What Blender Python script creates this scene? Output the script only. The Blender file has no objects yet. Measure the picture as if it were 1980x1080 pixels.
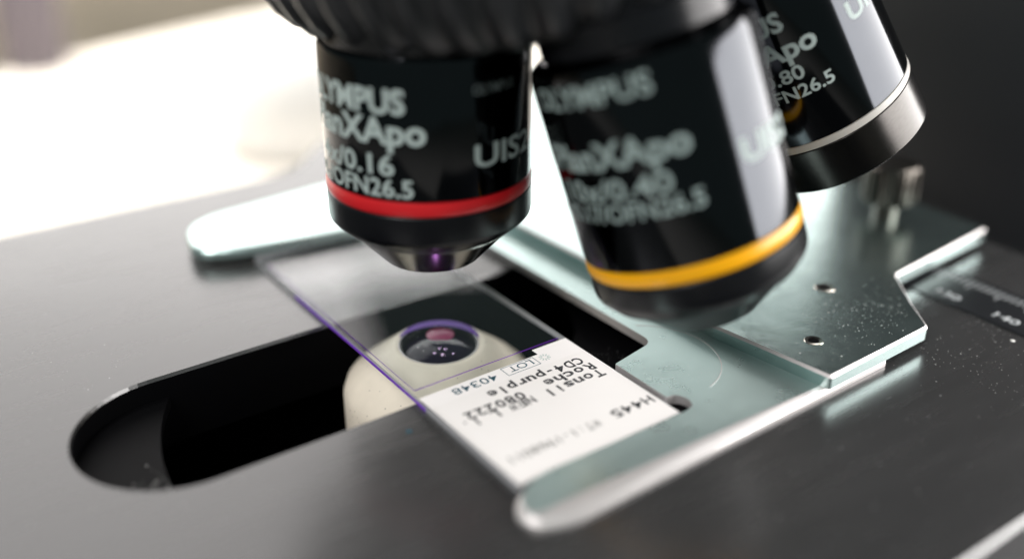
import bpy, bmesh, math, random
from mathutils import Vector, Matrix

# ------------------------------------------------------------------ camera / world / lights (1 unit = 1 mm)
scene = bpy.context.scene
COL = scene.collection
CAM = Vector((-55.17585, -75.54417, 72.85943))
RIGHT = Vector((0.812511, -0.582945, 0.000238))
UP = Vector((0.259156, 0.361579, 0.895600))
FWD = Vector((0.522171, 0.727623, -0.444861))
cam_data = bpy.data.cameras.new('camera')
cam = bpy.data.objects.new('camera', cam_data)
COL.objects.link(cam)
m = Matrix((RIGHT, UP, -FWD)).transposed().to_4x4()
m.translation = CAM
cam.matrix_world = m
cam_data.sensor_width = 36.0
cam_data.lens = 35.68
cam_data.clip_start = 1.0
cam_data.clip_end = 5000.0
cam_data.dof.use_dof = True
cam_data.dof.focus_distance = 141.0
cam_data.dof.aperture_fstop = 0.0048
scene.camera = cam

world = bpy.data.worlds.new('World')
scene.world = world
world.use_nodes = True
bg = world.node_tree.nodes['Background']
bg.inputs[0].default_value = (0.66, 0.88, 0.85, 1)
bg.inputs[1].default_value = 0.185

FH = Vector((0.583, 0.8125, 0)).normalized()     # horizontal view direction
RH = Vector((0.8125, -0.583, 0)).normalized()    # to the right of the view


def area(name, loc, target, sx, sy, radiance, color):
    d = bpy.data.lights.new(name, 'AREA')
    d.shape = 'RECTANGLE'
    d.size, d.size_y = sx, sy
    d.energy = radiance * math.pi * sx * sy * 1.0
    d.color = color
    o = bpy.data.objects.new(name, d)
    COL.objects.link(o)
    o.location = loc
    o.rotation_euler = (Vector(target) - Vector(loc)).to_track_quat('-Z', 'Y').to_euler()
    return o


area('window_far', FH * 520 - RH * 100 + Vector((0, 0, 150)), (0, 0, 110), 900, 165, 3.6, (1.0, 0.955, 0.93))
area('window_right', FH * 15 + RH * 260 + Vector((20, 0, 78)), (30, 10, 25), 300, 140, 12.0, (1.0, 0.97, 0.95))
area('window_left', FH * 300 - RH * 205 + Vector((0, 0, 262)), (0, 20, 0), 340, 210, 2.1, (1.0, 0.94, 0.925))
area('camera_side_fill', -FH * 230 - RH * 190 + Vector((0, 0, 330)), (10, 10, 0), 230, 230, 10.0, (1.0, 0.97, 0.95))  # added fill from behind the camera, brightens the label
bl = area('bench_fill', FH * 480 - RH * 230 + Vector((0, 0, 900)), FH * 480 - RH * 230 + Vector((0, 0, -60)), 800, 420, 7.0, (1.0, 0.97, 0.93))  # added overhead fill, whitens the bench
bl.data.spread = math.radians(45)
cl = area('violet_tip_fill', (10.6, 33.6, -1.0), (10.6, 33.6, 10), 0.8, 0.8, 12.0, (0.80, 0.30, 1.0))  # added violet lamp, puts a purple streak on the objective tip
cl.data.shape = 'DISK'

scene.view_settings.view_transform = 'Standard'
scene.view_settings.look = 'None'
scene.view_settings.exposure = 0.0
scene.view_settings.gamma = 1.0
scene.render.engine = 'CYCLES'
scene.cycles.max_bounces = 10
scene.cycles.transparent_max_bounces = 16
scene.cycles.use_denoising = True


# ------------------------------------------------------------------ materials
def mat(name, color, rough=0.5, metal=0.0, spec=0.5, noise=0.0, nscale=0.3, bump=0.0, bscale=2.0, stretch=None,
        coat=0.0, specks=None, ior=None, rnoise=0.0, aniso=0.0):
    mt = bpy.data.materials.new(name)
    mt.use_nodes = True
    nt = mt.node_tree
    b = nt.nodes['Principled BSDF']
    b.inputs['Base Color'].default_value = (*color, 1)
    b.inputs['Roughness'].default_value = rough
    b.inputs['Metallic'].default_value = metal
    b.inputs['Specular IOR Level'].default_value = spec
    b.inputs['Coat Weight'].default_value = coat
    b.inputs['Coat Roughness'].default_value = 0.08
    if aniso:
        b.inputs['Anisotropic'].default_value = aniso
    if ior:
        b.inputs['IOR'].default_value = ior
    tc = nt.nodes.new('ShaderNodeTexCoord')
    mp = nt.nodes.new('ShaderNodeMapping')
    nt.links.new(tc.outputs['Object'], mp.inputs[0])
    if stretch:
        mp.inputs['Scale'].default_value = stretch
    last = None
    if noise > 0:
        n = nt.nodes.new('ShaderNodeTexNoise')
        n.inputs['Scale'].default_value = nscale
        n.inputs['Detail'].default_value = 5
        nt.links.new(mp.outputs[0], n.inputs[0])
        r = nt.nodes.new('ShaderNodeMapRange')
        r.inputs[3].default_value = 1 - noise
        r.inputs[4].default_value = 1 + noise
        nt.links.new(n.outputs[0], r.inputs[0])
        mx = nt.nodes.new('ShaderNodeVectorMath')
        mx.operation = 'SCALE'
        mx.inputs[0].default_value = color
        nt.links.new(r.outputs[0], mx.inputs['Scale'])
        nt.links.new(mx.outputs[0], b.inputs['Base Color'])
        last = mx.outputs[0]
    if rnoise > 0:
        n = nt.nodes.new('ShaderNodeTexNoise')
        n.inputs['Scale'].default_value = nscale * 2.3
        n.inputs['Detail'].default_value = 4
        nt.links.new(mp.outputs[0], n.inputs[0])
        r = nt.nodes.new('ShaderNodeMapRange')
        r.inputs[3].default_value = max(0.02, rough - rnoise)
        r.inputs[4].default_value = rough + rnoise
        nt.links.new(n.outputs[0], r.inputs[0])
        nt.links.new(r.outputs[0], b.inputs['Roughness'])
    if bump > 0:
        n = nt.nodes.new('ShaderNodeTexNoise')
        n.inputs['Scale'].default_value = bscale
        n.inputs['Detail'].default_value = 3
        nt.links.new(mp.outputs[0], n.inputs[0])
        bp = nt.nodes.new('ShaderNodeBump')
        bp.inputs['Strength'].default_value = bump
        bp.inputs['Distance'].default_value = 0.1
        nt.links.new(n.outputs[0], bp.inputs['Height'])
        nt.links.new(bp.outputs[0], b.inputs['Normal'])
    if specks:
        sc, thr, col = specks
        v = nt.nodes.new('ShaderNodeTexVoronoi')
        v.inputs['Scale'].default_value = sc
        nt.links.new(tc.outputs['Object'], v.inputs[0])
        v2 = nt.nodes.new('ShaderNodeMath')
        v2.operation = 'LESS_THAN'
        v2.inputs[1].default_value = thr
        nt.links.new(v.outputs['Distance'], v2.inputs[0])
        mix = nt.nodes.new('ShaderNodeMix')
        mix.data_type = 'RGBA'
        nt.links.new(v2.outputs[0], mix.inputs[0])
        if last:
            nt.links.new(last, mix.inputs[6])
        else:
            mix.inputs[6].default_value = (*color, 1)
        mix.inputs[7].default_value = (*col, 1)
        nt.links.new(mix.outputs[2], b.inputs['Base Color'])
    return mt


def clear_glass(name, tint, refl=1.0, rough=0.02, body=0.0, body_col=(0.6, 0.6, 0.6)):
    mt = bpy.data.materials.new(name)
    mt.use_nodes = True
    nt = mt.node_tree
    nt.nodes.remove(nt.nodes['Principled BSDF'])
    out = nt.nodes['Material Output']
    tr = nt.nodes.new('ShaderNodeBsdfTransparent')
    tr.inputs[0].default_value = (*tint, 1)
    gl = nt.nodes.new('ShaderNodeBsdfGlossy')
    gl.inputs['Roughness'].default_value = rough
    fr = nt.nodes.new('ShaderNodeFresnel')
    fr.inputs[0].default_value = 1.5
    mul = nt.nodes.new('ShaderNodeMath')
    mul.operation = 'MULTIPLY'
    mul.inputs[1].default_value = refl
    geo = nt.nodes.new('ShaderNodeNewGeometry')
    inv_ = nt.nodes.new('ShaderNodeMath')
    inv_.operation = 'SUBTRACT'
    inv_.inputs[0].default_value = 1.0
    nt.links.new(geo.outputs['Backfacing'], inv_.inputs[1])
    m0 = nt.nodes.new('ShaderNodeMath')
    m0.operation = 'MULTIPLY'
    nt.links.new(fr.outputs[0], m0.inputs[0])
    nt.links.new(inv_.outputs[0], m0.inputs[1])
    nt.links.new(m0.outputs[0], mul.inputs[0])
    mx = nt.nodes.new('ShaderNodeMixShader')
    nt.links.new(mul.outputs[0], mx.inputs[0])
    base = tr.outputs[0]
    if body > 0:
        df = nt.nodes.new('ShaderNodeBsdfDiffuse')
        df.inputs[0].default_value = (*body_col, 1)
        m2 = nt.nodes.new('ShaderNodeMixShader')
        m2.inputs[0].default_value = body
        nt.links.new(base, m2.inputs[1])
        nt.links.new(df.outputs[0], m2.inputs[2])
        base = m2.outputs[0]
    nt.links.new(base, mx.inputs[1])
    nt.links.new(gl.outputs[0], mx.inputs[2])
    nt.links.new(mx.outputs[0], out.inputs[0])
    return mt


M = {}
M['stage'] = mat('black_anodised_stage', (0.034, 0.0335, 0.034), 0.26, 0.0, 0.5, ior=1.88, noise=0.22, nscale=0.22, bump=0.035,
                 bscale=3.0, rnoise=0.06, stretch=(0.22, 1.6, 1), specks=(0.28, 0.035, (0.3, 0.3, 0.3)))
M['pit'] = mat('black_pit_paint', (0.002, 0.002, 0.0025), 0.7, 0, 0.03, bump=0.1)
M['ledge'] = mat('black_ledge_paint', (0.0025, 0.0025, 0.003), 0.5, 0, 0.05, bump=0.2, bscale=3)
M['steel'] = mat('satin_steel_plate', (0.57, 0.72, 0.70), 0.29, 0.82, noise=0.10, nscale=0.12, bump=0.05, bscale=6,
                 rnoise=0.07, specks=(0.9, 0.05, (0.9, 0.9, 0.9)))
M['steel_up'] = mat('brushed_steel_bracket', (0.50, 0.63, 0.615), 0.22, 0.97, noise=0.14, nscale=0.2, bump=0.10, bscale=4,
                    rnoise=0.06, specks=(1.3, 0.07, (0.95, 0.95, 0.95)))
M['edge'] = mat('polished_steel_edge', (0.70, 0.67, 0.665), 0.52, 0.8, 0.5, noise=0.04, nscale=0.3)
M['chrome'] = mat('chrome', (0.8, 0.76, 0.68), 0.12, 1.0, noise=0.03)
M['body'] = mat('black_lacquered_barrel', (0.036, 0.038, 0.042), 0.10, 1.0, noise=0.06, nscale=0.2, rnoise=0.015)
M['bodydark'] = mat('black_chamfer', (0.006, 0.0065, 0.008), 0.26, 0.0, 0.25, noise=0.06, nscale=0.2)
M['turned'] = mat('turned_dark_steel', (0.27, 0.26, 0.25), 0.18, 1.0, noise=0.25, nscale=0.8, stretch=(0.3, 0.3, 6), bump=0.03,
                  bscale=3, aniso=0.6)
M['brushed'] = mat('brushed_dark_band', (0.045, 0.043, 0.041), 0.22, 1.0, noise=0.2, nscale=1.0, stretch=(1, 1, 5), bump=0.06,
                   bscale=4, rnoise=0.06)
M['red'] = mat('red_enamel', (0.62, 0.012, 0.018), 0.32, 0, 0.5, noise=0.03)
M['yellow'] = mat('yellow_enamel', (0.92, 0.42, 0.003), 0.3, 0, 0.5, noise=0.03)
M['pale'] = mat('pale_grey_ring', (0.48, 0.46, 0.43), 0.4, 0, 0.5, noise=0.04)
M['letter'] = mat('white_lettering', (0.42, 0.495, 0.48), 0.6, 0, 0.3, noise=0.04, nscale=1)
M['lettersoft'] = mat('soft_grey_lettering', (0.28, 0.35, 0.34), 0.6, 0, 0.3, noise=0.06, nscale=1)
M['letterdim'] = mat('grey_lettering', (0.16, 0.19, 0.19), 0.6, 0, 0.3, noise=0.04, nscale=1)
M['grip'] = mat('black_rubber_grip', (0.015, 0.016, 0.018), 0.36, 0, 0.5, noise=0.1, nscale=0.5)
M['cream'] = mat('cream_condenser', (0.82, 0.74, 0.62), 0.5, 0, 0.4, noise=0.10, nscale=0.35, bump=0.25, bscale=2.5,
                 specks=(0.8, 0.10, (0.5, 0.45, 0.38)))
M['lens'] = mat('dark_lens_glass', (0.010, 0.006, 0.018), 0.08, 0, 0.28, noise=0.02)
M['purple'] = mat('violet_reflection', (0.11, 0.02, 0.32), 0.25, 0, 0.6, noise=0.05)
M['pink'] = mat('pink_reflection', (0.27, 0.018, 0.09), 0.35, 0, 0.6, noise=0.15, nscale=1.2)
M['label'] = mat('white_frosted_label', (0.84, 0.81, 0.80), 0.42, 0, 0.45, noise=0.015, nscale=0.4)
M['paper'] = mat('white_sticker', (0.82, 0.79, 0.775), 0.55, 0, 0.4, noise=0.015, nscale=0.5)
M['ink'] = mat('black_ink', (0.012, 0.014, 0.018), 0.6, 0, 0.3, noise=0.2, nscale=3)
M['inkblue'] = mat('petrol_ink', (0.010, 0.075, 0.11), 0.6, 0, 0.3, noise=0.2, nscale=3)
M['inkfaint'] = mat('faded_ink', (0.16, 0.16, 0.15), 0.6, 0, 0.3, noise=0.3, nscale=2)
M['inkpale'] = mat('pale_green_ink', (0.40, 0.50, 0.47), 0.6, 0, 0.3, noise=0.2, nscale=3)
M['scale'] = mat('black_scale_strip', (0.012, 0.013, 0.015), 0.35, 0, 0.4, bump=0.08, bscale=2, specks=(0.6, 0.05, (0.3, 0.35, 0.36)))
M['tick'] = mat('grey_tick_paint', (0.38, 0.40, 0.41), 0.5, 0, 0.4, noise=0.1, nscale=1)
M['brass'] = mat('dull_brass_knob', (0.15, 0.135, 0.12), 0.28, 1.0, noise=0.15, nscale=0.8)
M['dust'] = mat('pale_dust', (0.75, 0.74, 0.72), 0.5, 0, 0.5, noise=0.1)
M['bench'] = mat('white_bench', (0.50, 0.465, 0.42), 0.6, 0, 0.3, noise=0.10, nscale=0.012)
M['beige'] = mat('beige_wall', (0.52, 0.45, 0.36), 0.7, 0, 0.3, noise=0.06, nscale=0.006)
M['post'] = mat('grey_post_paint', (0.13, 0.11, 0.12), 0.6, 0, 0.3, noise=0.06, nscale=0.02)
M['white'] = mat('white_plastic', (0.86, 0.85, 0.83), 0.4, 0, 0.5, noise=0.02)
M['arm'] = mat('charcoal_microscope_paint', (0.020, 0.022, 0.026), 0.5, 0, 0.4, noise=0.08, nscale=0.05, bump=0.05, bscale=1.0)
M['glass'] = clear_glass('slide_glass', (0.97, 0.985, 0.98), 0.9)
M['cover'] = clear_glass('cover_glass', (0.985, 0.985, 0.99), 0.3)
M['gedge'] = clear_glass('glass_cut_edge', (0.75, 0.79, 0.80), 1.8, 0.12, 0.7, (0.60, 0.60, 0.63))
M['vedge'] = clear_glass('violet_glass_dispersion', (0.45, 0.25, 0.85), 1.0, 0.15, 0.75, (0.30, 0.10, 0.78))
M['vedge2'] = clear_glass('violet_cover_dispersion', (0.5, 0.3, 0.8), 1.0, 0.15, 0.6, (0.20, 0.05, 0.50))


# ------------------------------------------------------------------ helpers
def obj(name, bm, material, parent=None, smooth=None, loc=None):
    me = bpy.data.meshes.new(name)
    bm.normal_update()
    bm.to_mesh(me)
    bm.free()
    mats = material if isinstance(material, (list, tuple)) else [material]
    for mt in mats:
        me.materials.append(mt)
    o = bpy.data.objects.new(name, me)
    COL.objects.link(o)
    if parent:
        o.parent = parent
    if loc:
        o.location = loc
    if smooth is not None:
        for p in me.polygons:
            p.use_smooth = True
        me.set_sharp_from_angle(angle=math.radians(smooth))
    return o


def thing(name, label, cat, loc=(0, 0, 0), group=None):
    o = bpy.data.objects.new(name, None)
    COL.objects.link(o)
    o.location = loc
    o['label'] = label
    o['category'] = cat
    if group:
        o['group'] = group
    return o


def tag(o, label, cat, group=None):
    o['label'] = label
    o['category'] = cat
    if group:
        o['group'] = group
    return o


def structure(o):
    o['kind'] = 'structure'
    return o


def bx(bm, x0, x1, y0, y1, z0, z1):
    r = bmesh.ops.create_cube(bm, size=1.0)
    for v in r['verts']:
        v.co = Vector(((x0 + x1) / 2 + v.co.x * (x1 - x0), (y0 + y1) / 2 + v.co.y * (y1 - y0), (z0 + z1) / 2 + v.co.z * (z1 - z0)))
    return r['verts']


def bevel_all(bm, w, seg=2):
    bmesh.ops.bevel(bm, geom=bm.edges[:], offset=w, segments=seg, affect='EDGES', profile=0.5)


def lathe(bm, prof, seg=96, cap0=True, cap1=True, cx=0.0, cy=0.0, mi=None):
    rings = []
    for r, z in prof:
        rings.append([bm.verts.new((cx + r * math.cos(2 * math.pi * i / seg), cy + r * math.sin(2 * math.pi * i / seg), z)) for i in range(seg)])
    for k in range(len(rings) - 1):
        A, B = rings[k], rings[k + 1]
        for i in range(seg):
            j = (i + 1) % seg
            bm.faces.new((A[i], A[j], B[j], B[i]))
    if cap0:
        bm.faces.new(list(reversed(rings[0])))
    if cap1:
        bm.faces.new(rings[-1])
    bmesh.ops.recalc_face_normals(bm, faces=bm.faces[:])
    return rings


def loft(bm, loops, cap=True):
    """closed loops of equal length, stacked bottom to top."""
    R = [[bm.verts.new(p) for p in L] for L in loops]
    n = len(R[0])
    for k in range(len(R) - 1):
        for i in range(n):
            j = (i + 1) % n
            bm.faces.new((R[k][i], R[k][j], R[k + 1][j], R[k + 1][i]))
    if cap:
        f1 = bm.faces.new(list(reversed(R[0])))
        f2 = bm.faces.new(R[-1])
    bmesh.ops.recalc_face_normals(bm, faces=bm.faces[:])
    return R


def smooth_poly(pts, r=1.0, seg=5, radii=None):
    """round the corners of a 2-D polygon with quadratic fillets."""
    out = []
    n = len(pts)
    for i in range(n):
        p0, p1, p2 = Vector(pts[i - 1]), Vector(pts[i]), Vector(pts[(i + 1) % n])
        rr = radii[i] if radii else r
        if rr <= 0:
            out.append(tuple(p1))
            continue
        a = p1 + (p0 - p1).normalized() * min(rr, (p0 - p1).length * 0.48)
        b = p1 + (p2 - p1).normalized() * min(rr, (p2 - p1).length * 0.48)
        for k in range(seg + 1):
            t = k / seg
            q = a * (1 - t) ** 2 + p1 * 2 * t * (1 - t) + b * t ** 2
            out.append((q.x, q.y))
    return out


def plate_with_hole(bm, outer, inner, z0, z1):
    """extruded polygon with one hole: triangulated caps plus walls."""
    caps = []
    for z in (z0, z1):
        ov = [bm.verts.new((x, y, z)) for x, y in outer]
        iv = [bm.verts.new((x, y, z)) for x, y in inner]
        es = [bm.edges.new((ov[i], ov[(i + 1) % len(ov)])) for i in range(len(ov))]
        es += [bm.edges.new((iv[i], iv[(i + 1) % len(iv)])) for i in range(len(iv))]
        bmesh.ops.triangle_fill(bm, use_beauty=True, use_dissolve=False, edges=es)
        caps.append((ov, iv))
    for L0, L1 in ((caps[0][0], caps[1][0]), (caps[0][1], caps[1][1])):
        for i in range(len(L0)):
            j = (i + 1) % len(L0)
            bm.faces.new((L0[i], L0[j], L1[j], L1[i]))
    bmesh.ops.recalc_face_normals(bm, faces=bm.faces[:])


def text_bm(s, cap=1.0, bold=0.0, width=None, pitch=None):
    """flat text mesh: left-aligned on x, baseline y=0, capital height = cap."""
    def one(st):
        cu = bpy.data.curves.new('lettering', 'FONT')
        cu.body = st
        cu.size = 1.0
        cu.offset = bold
        cu.resolution_u = 3
        to = bpy.data.objects.new('lettering', cu)
        COL.objects.link(to)
        dg = bpy.context.evaluated_depsgraph_get()
        dg.update()
        me = bpy.data.meshes.new_from_object(to.evaluated_get(dg))
        bpy.data.objects.remove(to)
        bpy.data.curves.remove(cu)
        return me
    k = cap / 0.729
    bm = bmesh.new()
    if pitch is None:
        me = one(s)
        bm.from_mesh(me)
        bpy.data.meshes.remove(me)
    else:
        for i, ch in enumerate(s):
            if ch == ' ':
                continue
            me = one(ch)
            xs = [v.co.x for v in me.vertices]
            c = (min(xs) + max(xs)) / 2
            wd = max(xs) - min(xs)
            f = 0.84 * pitch / k / wd if ch not in 'il1.:-' else 1.1
            for v in me.vertices:
                v.co.x = (v.co.x - c) * f + i * pitch / k
            bm.from_mesh(me)
            bpy.data.meshes.remove(me)
    for v in bm.verts:
        v.co *= k
        v.co.z = 0
    xs = [v.co.x for v in bm.verts]
    if width:
        x0, x1 = min(xs), max(xs)
        for v in bm.verts:
            v.co.x = (v.co.x - x0) * width / (x1 - x0)
    return bm


def slab(bm, h):
    """give flat lettering a thin body, so it is not paper-thin."""
    r = bmesh.ops.extrude_face_region(bm, geom=bm.faces[:])
    for v in [g for g in r['geom'] if isinstance(g, bmesh.types.BMVert)]:
        v.co.z += h
    bmesh.ops.recalc_face_normals(bm, faces=bm.faces[:])


def ring_text(s, cap, width, az_right, zc, R, parent, material, bold=0.012, name='lettering', lift=0.03):
    bm = text_bm(s, cap, bold, width)
    x0 = min(v.co.x for v in bm.verts)
    x1 = max(v.co.x for v in bm.verts)
    x = x0 + 0.5
    while x < x1:
        bmesh.ops.bisect_plane(bm, geom=bm.verts[:] + bm.edges[:] + bm.faces[:], plane_co=(x, 0, 0), plane_no=(1, 0, 0))
        x += 0.5
    a1 = math.radians(az_right)
    for v in bm.verts:
        a = a1 - (x1 - v.co.x) / R
        y = v.co.y - cap / 2
        v.co = Vector(((R + lift) * math.sin(a), -(R + lift) * math.cos(a), zc + y))
    return obj(name, bm, material, parent)


def flat_text(s, cap, x_right, y_base, z, parent, material, pitch=None, width=None, bold=0.0, name='printed_line'):
    """text turned 180 degrees on the slide: it reads towards -x, its top towards -y."""
    bm = text_bm(s, cap, bold, width, pitch)
    slab(bm, 0.012)
    x0 = min(v.co.x for v in bm.verts)
    for v in bm.verts:
        v.co = Vector((x_right - (v.co.x - x0), y_base - v.co.y, z + v.co.z))
    return obj(name, bm, material, parent)


rnd = random.Random(7)

# ------------------------------------------------------------------ the bench, wall and other background
bm = bmesh.new()
edge_dir = Vector((130.6, 41.5)).normalized()
P0 = Vector((27.4, 473.8))
A = P0 - edge_dir * 900
B = P0 + edge_dir * 900
loft(bm, [[(A.x, A.y, z), (A.x + 600, A.y - 1300, z), (B.x + 300, B.y - 1300, z), (B.x, B.y, z)] for z in (-72, -60)])
structure(obj('bench_top', bm, M['bench']))
bm = bmesh.new()
nrm = Vector((-edge_dir.y, edge_dir.x))
A2, B2 = A + nrm * 90, B + nrm * 90
loft(bm, [[(A2.x, A2.y, z), (B2.x, B2.y, z), (B2.x + nrm.x * 20, B2.y + nrm.y * 20, z), (A2.x + nrm.x * 20, A2.y + nrm.y * 20, z)] for z in (-500, 60)])
structure(obj('wall', bm, M['beige']))
bm = bmesh.new()
bx(bm, -1400, 1600, -900, 1300, -520, -505)
structure(obj('floor', bm, M['beige']))


def far_point(px, py, dist):
    d = FWD + RIGHT * ((px - 990) / 1962.5) + UP * ((540 - py) / 1962.5)
    return CAM + d * (dist / math.hypot(d.x, d.y))


p = far_point(60, 60, 560)
bm = bmesh.new()
lathe(bm, [(13, -260), (15, -255), (15, 20), (13, 24)], 40, cx=p.x, cy=p.y)
tag(obj('post', bm, M['post'], smooth=40), 'blurred dark grey upright post behind the white bench, top left', 'post')

p = far_point(545, 40, 400)
bm = bmesh.new()
lathe(bm, [(24, -59.9), (27, -56), (27, -34), (22, -22), (10, -16)], 48, cx=p.x, cy=p.y)
tag(obj('beaker', bm, M['white'], smooth=40), 'blurred bright white rounded vessel on the bench beside the ribbed turret', 'vessel')

# ------------------------------------------------------------------ microscope arm (dark block on the right)
arm = thing('microscope_stand', 'dark charcoal microscope stand filling the background on the right', 'microscope stand', (180, 30, -60))
bm = bmesh.new()
bx(bm, -32, 60, -38, 44, 10.2, 330)
bevel_all(bm, 6, 4)
obj('upright', bm, M['arm'], arm, 30)
bm = bmesh.new()
bx(bm, -260, 70, -290, 60, 0.2, 10)
bevel_all(bm, 3, 3)
obj('base', bm, M['arm'], arm, 30)

# ------------------------------------------------------------------ stage
stage = thing('microscope_stage', 'dark grey anodised microscope stage plate with a long black rounded slot', 'stage', (0, 0, -12))
ZT = 11.0                      # local z of the stage surface (world -1)
outer = smooth_poly([(-130, -36.6), (122, -36.6), (122, -20), (109, 0), (109, 62), (109, 175), (78, 175), (52, 132), (35, 125.5), (24, 113), (-130, 112)],
                    radii=[3, 3, 2, 2, 2, 6, 3, 4, 4, 6, 4])
inner = []
for k in range(33):
    a = math.pi / 2 + math.pi * k / 32
    inner.append((-27 + 13 * math.cos(a), 36 + 13 * math.sin(a)))
inner += [(4, 23), (14, 23), (22, 22.4), (25.4, 20.0), (26.4, 16.5), (27.0, 12.5), (29, 10.2), (32, 9.4), (44, 9.4), (52, 10.5), (57, 14), (59, 20), (59.5, 30)]
for k in range(13):
    a = math.radians(10) + math.radians(80) * k / 12
    inner.append((46.5 + 13 * math.cos(a), 36 + 13 * math.sin(a)))
bm = bmesh.new()
plate_with_hole(bm, outer, inner, 0.0, ZT - 0.5)
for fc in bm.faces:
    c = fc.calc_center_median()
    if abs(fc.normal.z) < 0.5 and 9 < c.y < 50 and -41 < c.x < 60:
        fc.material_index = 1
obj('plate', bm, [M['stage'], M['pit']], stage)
# crisp top layer with a rounded lip
cx, cy = 0.0, 30.0


def inset(pts, d):
    n = len(pts)
    area2 = sum(pts[i][0] * pts[(i + 1) % n][1] - pts[(i + 1) % n][0] * pts[i][1] for i in range(n))
    s = 1 if area2 > 0 else -1
    out = []
    for i in range(n):
        a, b, c = Vector(pts[i - 1]), Vector(pts[i]), Vector(pts[(i + 1) % n])
        t = (c - a)
        if t.length < 1e-6:
            t = (c - b) if (c - b).length > 1e-6 else Vector((1, 0))
        t.normalize()
        nn = Vector((-t.y, t.x)) * s
        out.append((b.x + nn.x * d, b.y + nn.y * d))
    return out


bm = bmesh.new()
o1, o2 = outer, inset(outer, 0.45)
i1, i2 = inner, inset(inner, -0.18)
loops = {}
for nm, P, z in (('o1', o1, ZT - 0.5), ('o2', o2, ZT), ('i1', i1, ZT - 0.5), ('i2', i2, ZT)):
    loops[nm] = [bm.verts.new((x, y, z)) for x, y in P]
for a, b in (('o1', 'o2'), ('i1', 'i2')):
    L0, L1 = loops[a], loops[b]
    for i in range(len(L0)):
        j = (i + 1) % len(L0)
        bm.faces.new((L0[i], L0[j], L1[j], L1[i]))
es = []
for nm in ('o2', 'i2'):
    L = loops[nm]
    for i in range(len(L)):
        es.append(bm.edges.get((L[i], L[(i + 1) % len(L)])))
bmesh.ops.triangle_fill(bm, use_beauty=True, use_dissolve=False, edges=es)
bmesh.ops.recalc_face_normals(bm, faces=bm.faces[:])
for fc in bm.faces:
    if fc.normal.z < -0.3:
        fc.normal_flip()
obj('surface', bm, M['stage'], stage)
# ledge inside the slot, cut by a large circle
led = []
for k in range(25):
    a = math.pi / 2 + math.pi * k / 24
    led.append((-27 + 12.98 * math.cos(a), 36 + 12.98 * math.sin(a)))
for k in range(13):
    y = 23.02 + (48.98 - 23.02) * k / 12
    led.append((12 - math.sqrt(43.0 ** 2 - (y - 26) ** 2), y))
bm = bmesh.new()
loft(bm, [[(x, y, z) for x, y in led] for z in (ZT - 5.0, ZT - 3.4)])
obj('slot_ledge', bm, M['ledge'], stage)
led = []
for k in range(25):
    a = math.radians(-100 + 118 * k / 24)
    led.append((13 + 27.5 * math.cos(a) * 0.98, 49 + 27.5 * math.sin(a)))
led = [q_ for q_ in led if q_[0] > 20] + [(59.6, 57), (59.6, 9.2), (20, 9.2)]
bm = bmesh.new()
loft(bm, [[(x, y, z) for x, y in led] for z in (ZT - 5.0, ZT - 3.4)])
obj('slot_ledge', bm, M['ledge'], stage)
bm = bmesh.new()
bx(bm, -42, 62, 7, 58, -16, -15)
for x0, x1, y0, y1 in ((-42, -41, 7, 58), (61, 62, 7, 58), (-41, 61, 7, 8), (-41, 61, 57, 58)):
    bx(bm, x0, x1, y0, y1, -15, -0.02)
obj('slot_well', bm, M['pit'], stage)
# measuring scale
sc = None
bm = bmesh.new()
bx(bm, 81.6, 93.0, -34, 22, ZT - 0.3, ZT + 0.25)
sc = obj('measuring_scale', bm, M['scale'], stage)
bm = bmesh.new()
for i in range(-32, 20):
    ln = 3.4 if i % 5 == 0 else 2.2
    bx(bm, 91.9 - ln, 91.9, i - 0.11, i + 0.11, ZT + 0.251, ZT + 0.28)
obj('tick_marks', bm, M['tick'], sc)
for num, yc in (('130', -0.2), ('140', -10.0), ('150', -20.0)):
    b2 = text_bm(num, 1.8, 0.02, 4.0)
    slab(b2, 0.02)
    for v in b2.verts:
        v.co = Vector((83.4 + v.co.y, yc + 2.4 - v.co.x, ZT + 0.252 + v.co.z))
    obj('scale_number', b2, M['tick'], sc)
for i, (x, y) in enumerate(((79.2, -13.6), (-4.0, 18.0))):
    bm = bmesh.new()
    bmesh.ops.create_uvsphere(bm, u_segments=12, v_segments=6, radius=0.35 if i == 0 else 0.4)
    for v in bm.verts:
        v.co = Vector((v.co.x + x, v.co.y + y, ZT + v.co.z * 0.3))
    obj('paint_chip', bm, M['dust'] if i == 0 else M['inkblue'], stage)

# ------------------------------------------------------------------ condenser under the slot
con = thing('condenser', 'cream domed condenser with a dark round lens, seen through the slot', 'condenser', (11.7, 36.2, -2))
bm = bmesh.new()
lathe(bm, [(5.9, -2.4), (6.0, -0.15), (6.6, 0.0), (7.0, -0.25), (8.4, -1.4), (10.5, -3.0), (12.6, -4.6), (13.9, -5.9), (14.4, -7.4), (14.4, -12.5)], 128, False, True)
obj('housing', bm, M['cream'], con, 50)
bm = bmesh.new()
lathe(bm, [(5.15, -2.3), (5.25, -0.5), (5.6, -0.12), (5.92, -0.1), (5.95, -0.6)], 96, False, False)
obj('lens_ring', bm, M['bodydark'], con, 50)
bm = bmesh.new()
prof = []
for k in range(13):
    a = math.radians(2 + 22 * (12 - k) / 12)
    prof.append((13.6 * math.sin(a), 13.6 * math.cos(a) - 13.6))
prof[-1] = (0.02, 0)
prof = [(r, z - 0.25) for r, z in prof]
lathe(bm, prof, 96, False, False)
lens = obj('lens', bm, M['lens'], con, 80)
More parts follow.
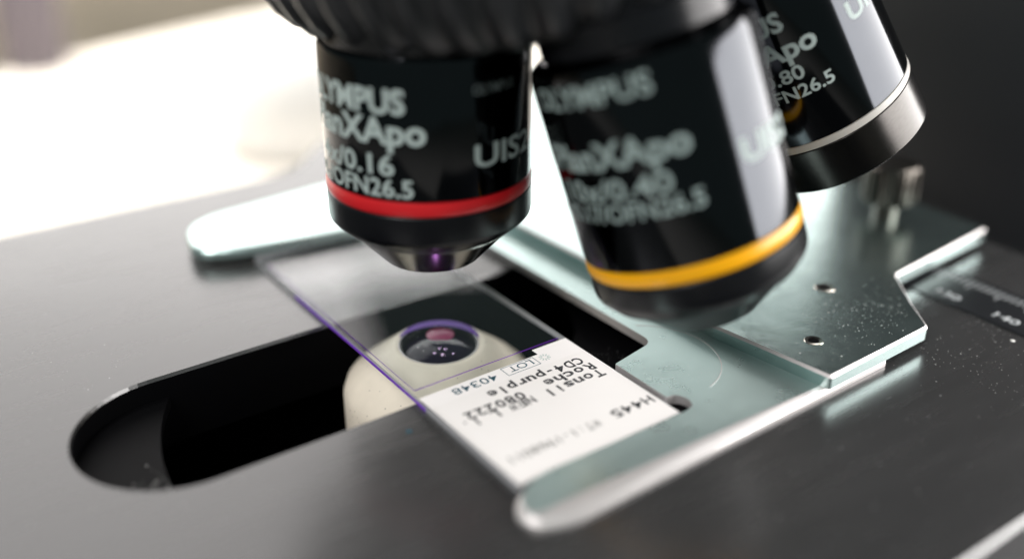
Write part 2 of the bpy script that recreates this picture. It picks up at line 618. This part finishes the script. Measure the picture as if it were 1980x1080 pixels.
# violet reflection on the far rim, modelled as a coloured crescent
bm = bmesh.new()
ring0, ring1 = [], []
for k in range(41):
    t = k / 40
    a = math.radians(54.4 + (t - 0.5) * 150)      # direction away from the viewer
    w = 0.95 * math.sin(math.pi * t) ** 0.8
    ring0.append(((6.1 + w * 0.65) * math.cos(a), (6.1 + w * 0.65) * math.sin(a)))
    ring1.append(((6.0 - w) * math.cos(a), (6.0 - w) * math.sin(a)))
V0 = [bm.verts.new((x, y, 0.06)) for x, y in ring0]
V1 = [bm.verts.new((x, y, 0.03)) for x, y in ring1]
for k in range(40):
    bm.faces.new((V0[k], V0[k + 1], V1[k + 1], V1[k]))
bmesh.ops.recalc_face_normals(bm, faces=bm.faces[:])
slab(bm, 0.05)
obj('violet_reflection', bm, M['purple'], con, 60)
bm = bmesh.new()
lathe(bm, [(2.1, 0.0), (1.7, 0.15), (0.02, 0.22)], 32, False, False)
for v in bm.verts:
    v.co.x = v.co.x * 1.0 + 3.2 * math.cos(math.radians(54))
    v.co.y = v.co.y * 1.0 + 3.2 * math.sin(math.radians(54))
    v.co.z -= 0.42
obj('pink_reflection', bm, M['pink'], lens, 60)  # pink reflection in the lens, modelled as a coloured cap
M['glint'] = mat('violet_glint', (0.85, 0.62, 0.90), 0.12, 1.0, noise=0.02)  # for beads added as glints, standing in for reflections in the lens
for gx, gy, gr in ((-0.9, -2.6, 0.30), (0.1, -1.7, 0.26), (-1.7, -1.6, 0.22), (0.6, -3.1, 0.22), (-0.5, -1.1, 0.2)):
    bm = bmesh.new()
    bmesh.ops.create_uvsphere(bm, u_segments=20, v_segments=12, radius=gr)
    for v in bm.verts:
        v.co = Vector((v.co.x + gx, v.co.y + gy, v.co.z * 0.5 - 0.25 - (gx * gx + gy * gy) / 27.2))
    obj('lens_glint', bm, M['glint'], lens, 60)
# bright lower rim of the lens mount
bm = bmesh.new()
lathe(bm, [(5.72, -0.16), (5.82, -0.05), (5.93, -0.08), (5.96, -0.3)], 96, False, False)
obj('lens_rim', bm, M['edge'], con, 60)

# ------------------------------------------------------------------ the glass slide
W, Lg = 25.6, 75.8
sl = thing('microscope_slide', 'clear glass microscope slide with white printed label end, under the lenses', 'slide', (0, 0, 0))
sl.location = (0, 0, -1)
bm = bmesh.new()
bx(bm, 0, W, 0, Lg, 0.0, 1.0)
for e in bm.faces:
    if abs(e.normal.x) > 0.9 or abs(e.normal.y) > 0.9:
        e.material_index = 1
obj('glass', bm, [M['glass'], M['gedge']], sl)
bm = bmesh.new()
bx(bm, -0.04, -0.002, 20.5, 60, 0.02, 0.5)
obj('violet_dispersion', bm, M['vedge'], sl)  # violet dispersed light along the slide edge, put in as a coloured strip
# frosted label field
bm = bmesh.new()
bx(bm, 0.1, W - 0.1, 0.1, 22.3, 1.002, 1.03)
lab = obj('label', bm, M['label'], sl)
bm = bmesh.new()
bx(bm, 19.5, W - 0.1, 22.3, 23.7, 1.002, 1.02)
obj('frosted_tab', bm, M['label'], lab)
bm = bmesh.new()
bx(bm, 0.5, 25.2, 0.3, 19.35, 1.032, 1.10)
bevel_all(bm, 0.02, 1)
stk = obj('sticker', bm, M['paper'], sl)
zt = 1.101
flat_text('Tonsil', 1.75, 23.9, 12.45 + 1.75, zt, stk, M['ink'], pitch=1.66, bold=0.026)
flat_text('Roche', 1.75, 23.9, 14.45 + 1.75, zt, stk, M['ink'], pitch=1.70, bold=0.026)
flat_text('CD4-purple', 1.75, 23.5, 16.55 + 1.75, zt, stk, M['ink'], pitch=1.58, bold=0.026)
flat_text('080222', 1.7, 11.8, 14.15 + 1.7, zt, stk, M['ink'], pitch=1.56, bold=0.026)
flat_text('NEW L 1.', 1.6, 12.3, 12.6 + 1.6, zt, stk, M['ink'], pitch=1.40, bold=0.016)
flat_text('H445', 1.7, 24.8, 3.7 + 1.7, zt, stk, M['ink'], pitch=1.75, bold=0.016)
flat_text('WT:1-1968011', 1.5, 15.8, 3.6 + 1.5, zt, stk, M['inkfaint'], pitch=1.2, bold=0.004)
zl = 1.031
flat_text('40348', 1.55, 11.5, 20.05 + 1.55, zl, lab, M['inkblue'], pitch=1.45, bold=0.004)
flat_text('LOT', 1.35, 17.7, 20.45 + 1.35, zl, lab, M['inkblue'], width=3.9, bold=0.004)
bm = bmesh.new()
X0, X1, Y0, Y1, w = 12.9, 18.4, 20.0, 22.15, 0.09
for a in ((X0, X1, Y0, Y0 + w), (X0, X1, Y1 - w, Y1), (X0, X0 + w, Y0 + w, Y1 - w), (X1 - w, X1, Y0 + w, Y1 - w)):
    bx(bm, *a, zl, zl + 0.012)
obj('printed_frame', bm, M['inkblue'], lab)
bm = bmesh.new()
for k in range(10):
    a = 2 * math.pi * k / 10
    c, s_ = math.cos(a), math.sin(a)
    pts = [(0.35, -0.06), (0.85, -0.09), (0.85, 0.09), (0.35, 0.06)]
    loft(bm, [[(19.8 + c * x - s_ * y, 21.1 + s_ * x + c * y, z) for x, y in pts] for z in (zl, zl + 0.012)])
obj('printed_emblem', bm, M['inkpale'], lab)
# cover slip
bm = bmesh.new()
bx(bm, 0.55, 24.6, 24.2, 72, 1.003, 1.15)
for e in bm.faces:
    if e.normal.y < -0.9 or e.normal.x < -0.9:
        e.material_index = 1  # near and left edges coloured violet for the light dispersed there
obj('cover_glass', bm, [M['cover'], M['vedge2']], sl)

# ------------------------------------------------------------------ slide holder (steel frame, bracket, screws)
hold = thing('slide_holder', 'satin steel slide holder frame clamping the glass slide on the stage', 'slide holder', (50, 0, -1))
OX = -50.0
HZ0, HZ1 = 0.012, 1.35


def H(pts, z):
    return [(x + OX, y, z) for x, y in pts]


top = [(1.5, -5.3), (19, -5.75), (46, -6.5), (58, -6.95), (60, 20), (60, 128), (34.6, 98), (34.6, 72), (34.6, 15.2), (26.3, 13.6),
       (26.25, 3.4), (27.6, 3.2), (28.4, 1.6), (27.6, -0.2), (25.6, -0.4), (18, -0.35), (4, 0.0), (1.0, -0.6), (-1.0, -2.0), (-2.2, -3.9), (-1.3, -5.5)]
bot = [(1.5, -8.1), (19, -7.75), (46, -7.4), (58, -7.2), (60, 20), (60, 128), (34.6, 98), (34.6, 72), (34.6, 15.2), (26.3, 13.6),
       (26.25, 3.4), (27.6, 3.2), (28.4, 1.6), (27.6, -0.2), (25.6, -0.4), (18, -0.15), (4, -0.15), (1.0, -0.75), (-1.6, -1.6), (-3.2, -3.9), (-2.2, -7.0)]
rad = [1.5, 3, 3, 0, 0, 0, 0, 0, 1.7, 0.15, 0.3, 0.8, 0.8, 0.8, 0.5, 2, 1.5, 0.8, 0.8, 1.2, 1.5]
T = smooth_poly(top, radii=rad)
Bt = smooth_poly(bot, radii=rad)
mid = [(b[0] * 0.45 + t[0] * 0.55, b[1] * 0.45 + t[1] * 0.55) for t, b in zip(T, Bt)]
bm = bmesh.new()
loft(bm, [H(Bt, HZ0), H(Bt, 0.55), H(mid, 1.12), H(T, HZ1)])
bm.normal_update()
for fc in bm.faces:
    if len(fc.verts) == 4:
        fc.material_index = 1
frame = obj('frame', bm, [M['steel'], M['edge']], hold)
# engraved arc on the frame
bm = bmesh.new()
c0 = Vector((30.6, 11.6))
Rr = 9.9
arcpts = [c0 + Rr * Vector((math.cos(math.radians(a)), math.sin(math.radians(a)))) for a in range(-78, 62, 4)]
q = []
for k in range(len(arcpts) - 1):
    for r0, r1 in ((Rr, Rr + 0.13),):
        a, b = arcpts[k] - c0, arcpts[k + 1] - c0
        L = [c0 + a.normalized() * r0, c0 + a.normalized() * r1, c0 + b.normalized() * r1, c0 + b.normalized() * r0]
        loft(bm, [H([tuple(p) for p in L], HZ1 + 0.002), H([tuple(p) for p in L], HZ1 + 0.045)])
obj('inlay_rim', bm, M['edge'], frame)
bm = bmesh.new()
lathe(bm, [(1.75, HZ0 + 0.01), (1.75, HZ0 + 0.05)], 32, cx=26.5 + OX, cy=1.5)
obj('notch_disc', bm, M['pit'], frame)  # flat black disc laid on the stage inside the notch
# far clip arm
arm_t = [(-6.8, 88.0), (-8.4, 82.0), (-7.2, 79.2), (-2.0, 76.6), (14, 73.6), (34.6, 72.4), (34.6, 96), (22, 94.4), (-1.0, 92.6), (-5.0, 90.6)]
bm = bmesh.new()
Ta = smooth_poly(arm_t, radii=[2, 2, 1.5, 3, 4, 0, 0, 3, 2, 2])
To = inset(Ta, -0.35)
loft(bm, [H(To, 1.4), H(To, 2.5), H(Ta, 3.0)])
obj('clip_arm', bm, M['steel'], hold)
# bracket plate on top
up = [(44.8, -7.9), (67.2, -7.2), (71.4, -1.6), (77.8, 5.7), (106.4, 7.8), (106.8, 21), (104, 60), (104, 140), (62, 140), (40.9, 110), (41.2, 57), (42.3, 10.9)]
Tu = smooth_poly(up, radii=[0.5, 0.8, 0.8, 0.8, 1.0, 1, 1, 1, 1, 1, 0, 0])
Ti = inset(Tu, 0.35)
bm = bmesh.new()
loft(bm, [H(Tu, 1.36), H(Tu, 3.05), H(Ti, 3.4)])
bm.normal_update()
for fc in bm.faces:
    if 0.2 < fc.normal.z < 0.97:
        fc.material_index = 1
br = obj('bracket_plate', bm, [M['steel_up'], M['edge']], hold)
for (x, y, r) in ((64.9, 9.4, 1.35), (50.5, -0.3, 1.15)):
    bm = bmesh.new()
    lathe(bm, [(r * 1.15, 3.402), (r * 1.1, 3.46), (r * 0.75, 3.43), (r * 0.55, 3.415)], 32, False, False, cx=x + OX, cy=y)
    s1 = obj('screw', bm, M['chrome'], br, 40)
    bm = bmesh.new()
    lathe(bm, [(r * 0.72, 3.405), (r * 0.7, 3.425)], 24, False, True, cx=x + OX, cy=y)
    obj('socket', bm, M['pit'], s1)
# knurled thumb screw
ks = bmesh.new()
prof = [(2.1, 3.4), (2.1, 6.2), (4.2, 6.3), (4.6, 6.8), (4.6, 12.6), (4.1, 13.2), (1.5, 13.3)]
kx, ky = 97.0, 22.0
rings = []
for r, z in prof:
    ring = []
    for i in range(96):
        a = 2 * math.pi * i / 96
        rr = r * (1 + (0.035 * (1 if i % 4 < 2 else -1) if 6.5 < z < 13 else 0))
        ring.append(ks.verts.new((kx + OX + rr * math.cos(a), ky + rr * math.sin(a), z)))
    rings.append(ring)
for k in range(len(rings) - 1):
    for i in range(96):
        j = (i + 1) % 96
        ks.faces.new((rings[k][i], rings[k][j], rings[k + 1][j], rings[k + 1][i]))
ks.faces.new(rings[-1])
bmesh.ops.recalc_face_normals(ks, faces=ks.faces[:])
obj('thumb_screw', ks, M['brass'], hold, 35)

# ------------------------------------------------------------------ turret (nosepiece)
APEX = Vector((13.16, 40.56, 126.23))
N0 = Vector((-0.34134, -0.05858, 0.93811)).normalized()


def frame_matrix(origin, n):
    w = CAM - origin
    ec = (w - n * w.dot(n)).normalized()
    er = n.cross(ec)
    mm = Matrix((er, -ec, n)).transposed().to_4x4()
    mm.translation = origin
    return mm


tur = thing('turret', 'black ribbed revolving turret that carries the three objective lenses', 'turret')
tur.matrix_world = frame_matrix(APEX - N0 * 75, N0)
bm = bmesh.new()
NR = 50
SEG = NR * 8
prof = [(38.6, 0.0), (40.2, 0.5), (41.6, 1.8), (43.0, 4.5), (43.8, 8), (44.2, 14), (44.4, 40)]
rings = []
for ki, (r, z) in enumerate(prof):
    ring = []
    for i in range(SEG):
        a = 2 * math.pi * i / SEG
        ph = (i % 8) / 8
        g = 0.5 + 0.5 * math.cos(2 * math.pi * ph)
        depth = 1.5 * min(1, ki / 2.0)
        rr = r - depth * (1 - g) ** 1.5
        ring.append(bm.verts.new((rr * math.cos(a), rr * math.sin(a), z)))
    rings.append(ring)
for k in range(len(rings) - 1):
    for i in range(SEG):
        j = (i + 1) % SEG
        bm.faces.new((rings[k][i], rings[k][j], rings[k + 1][j], rings[k + 1][i]))
bm.faces.new(rings[-1])
bmesh.ops.recalc_face_normals(bm, faces=bm.faces[:])
obj('ribbed_grip', bm, M['grip'], tur, 50)
bm = bmesh.new()
lathe(bm, [(38.7, 0.02), (38.0, -0.5), (36, -0.9), (20, -1.6), (2, -1.6)], 128, False, True)
obj('underside', bm, M['bodydark'], tur, 40)
inv = tur.matrix_world.inverted()


# ------------------------------------------------------------------ objective lenses
def objective(label, origin, n, R, parts, texts):
    n = Vector(n).normalized()
    t = thing('objective_lens', label, 'objective lens', group='objective lenses under the turret')
    t.matrix_world = frame_matrix(Vector(origin), n)
    for name, prof, material, cap0, cap1 in parts:
        bm = bmesh.new()
        lathe(bm, prof, 160, cap0, cap1)
        o = obj(name, bm, material, t, 28)
    for (s, cap, width, az, zc, mt, bold) in texts:
        ring_text(s, cap, width, az, zc, R, t, mt, bold)
    return t


R = 14.0
objective('upright black objective with a red ring, pointing straight down over the slide',
          (12.4, 38.1, 22.9), (0, 0, 1), R,
          [('barrel', [(13.75, 1.95), (14.0, 2.15), (14.0, 19.4), (13.8, 19.9), (13.2, 20.3), (13.2, 26)], M['body'], False, True),
           ('red_ring', [(13.7, -0.12), (13.96, 0.15), (14.08, 0.6), (14.08, 1.35), (13.96, 1.85), (13.7, 2.05)], M['red'], False, False),
           ('lower_collar', [(11.4, -6.1), (11.9, -5.8), (13.5, -4.45), (13.92, -3.9), (14.0, -3.5), (14.0, -0.25), (13.8, -0.05)], M['bodydark'], False, False),
           ('tip', [(6.5, -11.1), (6.9, -11.0), (11.3, -6.25), (11.3, -5.8)], M['turned'], True, False),
           ('shoulder', [(12.2, 19.8), (12.4, 22), (12.4, 26)], M['bodydark'], False, False)],
          [('OLYMPUS', 3.1, 18.0, -11.0, 15.0, M['letter'], 0.03),
           ('UPlanXApo', 3.35, 22.8, -1.0, 11.3, M['letter'], 0.03),
           ('4x/0.16', 2.7, 13.6, -18.0, 6.9, M['letter'], 0.02),
           ('\u221e/-/OFN26.5', 2.4, 19.5, -8.5, 3.9, M['letter'], 0.02),
           ('UIS2', 3.0, 10.8, 68.0, 7.6, M['letter'], 0.02),
           ('OLYMPUS', 1.3, 6.5, 50.0, 16.0, M['letterdim'], 0.01)])
objective('tilted black objective with a yellow ring, in the middle of the three',
          (33.45, 7.95, 19.22), (-0.1898, 0.2588, 0.9471), R,
          [('barrel', [(13.75, 1.95), (14.0, 2.15), (14.0, 25.6), (13.7, 26.6), (12.6, 27.4), (11.8, 27.6)], M['body'], False, True),
           ('yellow_ring', [(13.7, -0.12), (13.96, 0.15), (14.08, 0.6), (14.08, 1.35), (13.96, 1.85), (13.7, 2.05)], M['yellow'], False, False),
           ('lower_collar', [(10.6, -6.3), (12.4, -5.2), (13.7, -3.7), (13.95, -3.1), (14.0, -2.7), (14.0, -0.25), (13.8, -0.05)], M['bodydark'], False, False),
           ('tip', [(5.6, -10.0), (6.4, -9.9), (10.2, -6.6), (10.8, -6.2)], M['bodydark'], True, False),
           ('collar', [(11.0, 27.3), (11.8, 27.8), (11.8, 31.2), (11.2, 31.6), (11.2, 36)], M['bodydark'], False, False)],
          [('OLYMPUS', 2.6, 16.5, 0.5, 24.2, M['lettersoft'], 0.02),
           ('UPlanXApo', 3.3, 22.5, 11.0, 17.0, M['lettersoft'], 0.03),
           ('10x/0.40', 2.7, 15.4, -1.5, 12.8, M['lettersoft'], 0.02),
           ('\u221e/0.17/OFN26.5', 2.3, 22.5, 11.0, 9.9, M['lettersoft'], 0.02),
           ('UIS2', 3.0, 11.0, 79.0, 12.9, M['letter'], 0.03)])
R3 = 13.0
objective('most tilted black objective with a pale grey ring, rightmost and partly hidden',
          (67.67, 16.8, 29.36), (-0.4622, 0.2593, 0.848), R3,
          [('barrel', [(12.85, 1.2), (13.0, 1.3), (13.0, 24.5), (12.6, 25.6), (11.6, 26)], M['body'], False, True),
           ('pale_ring', [(12.75, -0.05), (13.03, 0.1), (13.06, 0.5), (13.03, 1.1), (12.8, 1.25)], M['pale'], False, False),
           ('lower_collar', [(9.0, -7.0), (12.6, -7.0), (13.0, -6.6), (13.0, -0.15), (12.85, -0.02)], M['brushed'], False, False),
           ('tip', [(4.6, -8.6), (5.4, -8.5), (9.0, -7.02)], M['bodydark'], True, False),
           ('collar', [(11.4, 25.6), (12.0, 26.2), (12.0, 30), (11.4, 36)], M['bodydark'], False, False)],
          [('OLYMPUS', 2.8, 16.0, -0.5, 19.6, M['letter'], 0.03),
           ('UPlanXApo', 3.0, 21.0, 13.0, 15.6, M['letter'], 0.03),
           ('20x/0.80', 2.1, 11.6, -1.0, 11.9, M['letter'], 0.02),
           ('\u221e/0.17/OFN26.5', 1.95, 20.5, 13.0, 9.2, M['letter'], 0.02),
           ('UIS2', 2.8, 9.5, 78.0, 15.0, M['letter'], 0.03)])


# ------------------------------------------------------------------ dust
def dust(name, pts, label_parent=None):
    bm = bmesh.new()
    for (x, y, z, s) in pts:
        a = rnd.random() * 6.28
        e = 0.4 + rnd.random() * 1.4
        r = bmesh.ops.create_icosphere(bm, subdivisions=1, radius=s)
        for v in r['verts']:
            u, w_ = v.co.x * e, v.co.y / e
            v.co = Vector((x + u * math.cos(a) - w_ * math.sin(a), y + u * math.sin(a) + w_ * math.cos(a), z + abs(v.co.z) * 0.7))
    o = obj(name, bm, M['dust'])
    o['kind'] = 'stuff'
    return o


pts = []
for i in range(420):
    x = -31.0 - abs(rnd.gauss(0, 2.8))
    y = 24.6 + abs(rnd.gauss(0, 3.0))
    if (x + 27) ** 2 + (y - 36) ** 2 < 12.3 ** 2 or x > -27:
        if x < 12 - math.sqrt(43.0 ** 2 - (y - 26) ** 2) - 0.2:
            pts.append((x, y, -4.38, 0.035 + 0.10 * rnd.random() ** 4))
for i in range(60):
    pts.append((30 + 5 * rnd.random(), 12 + 12 * rnd.random(), -4.38, 0.03 + 0.05 * rnd.random() ** 4))
for i in range(520):
    x, y = 66 + rnd.gauss(0, 8), 0.5 + rnd.gauss(0, 4.5)
    if 46 < x < 66 and -6.5 < y < 16 or (66 <= x < 76 and y > (x - 66) * 1.0 - 5):
        pts.append((x, y, 2.41, 0.03 + 0.07 * rnd.random() ** 4))
for i in range(160):
    x, y = 27 + 9 * rnd.random(), 3 + 10 * rnd.random()
    pts.append((x, y, 0.36, 0.03 + 0.05 * rnd.random() ** 3))
for i in range(120):
    x, y = 3 + 52 * rnd.random(), -4.5 + 3.8 * rnd.random()
    pts.append((x, y, 0.36, 0.025 + 0.05 * rnd.random() ** 3))
for i in range(260):
    x, y = -60 + 170 * rnd.random(), -34 + 27 * rnd.random()
    if x < 108:
        pts.append((x, y, -0.99 if not 81 < x < 94 else -0.7, 0.03 + 0.07 * rnd.random() ** 4))
for i in range(260):
    x, y = 64 + 18 * rnd.random(), -30 + 24 * rnd.random()
    pts.append((x, y, -0.99, 0.03 + 0.05 * rnd.random() ** 4))
for i in range(160):
    x, y = -62 + 36 * rnd.random(), 8 + 60 * rnd.random()
    if not (20 < y < 52 and x > -43):
        pts.append((x, y, -0.99, 0.03 + 0.06 * rnd.random() ** 4))
for i in range(60):
    a, q_ = math.radians(160 + 140 * rnd.random()), 8 + 4 * rnd.random()
    pts.append((11.7 + q_ * math.cos(a), 36.2 + q_ * math.sin(a), -2 - (q_ - 7.3) * 0.80, 0.04 + 0.05 * rnd.random() ** 3))
for i in range(70):
    x, y = 1 + 23 * rnd.random(), 25 + 30 * rnd.random()
    pts.append((x, y, 0.16, 0.02 + 0.04 * rnd.random() ** 3))
dust('dust', pts)
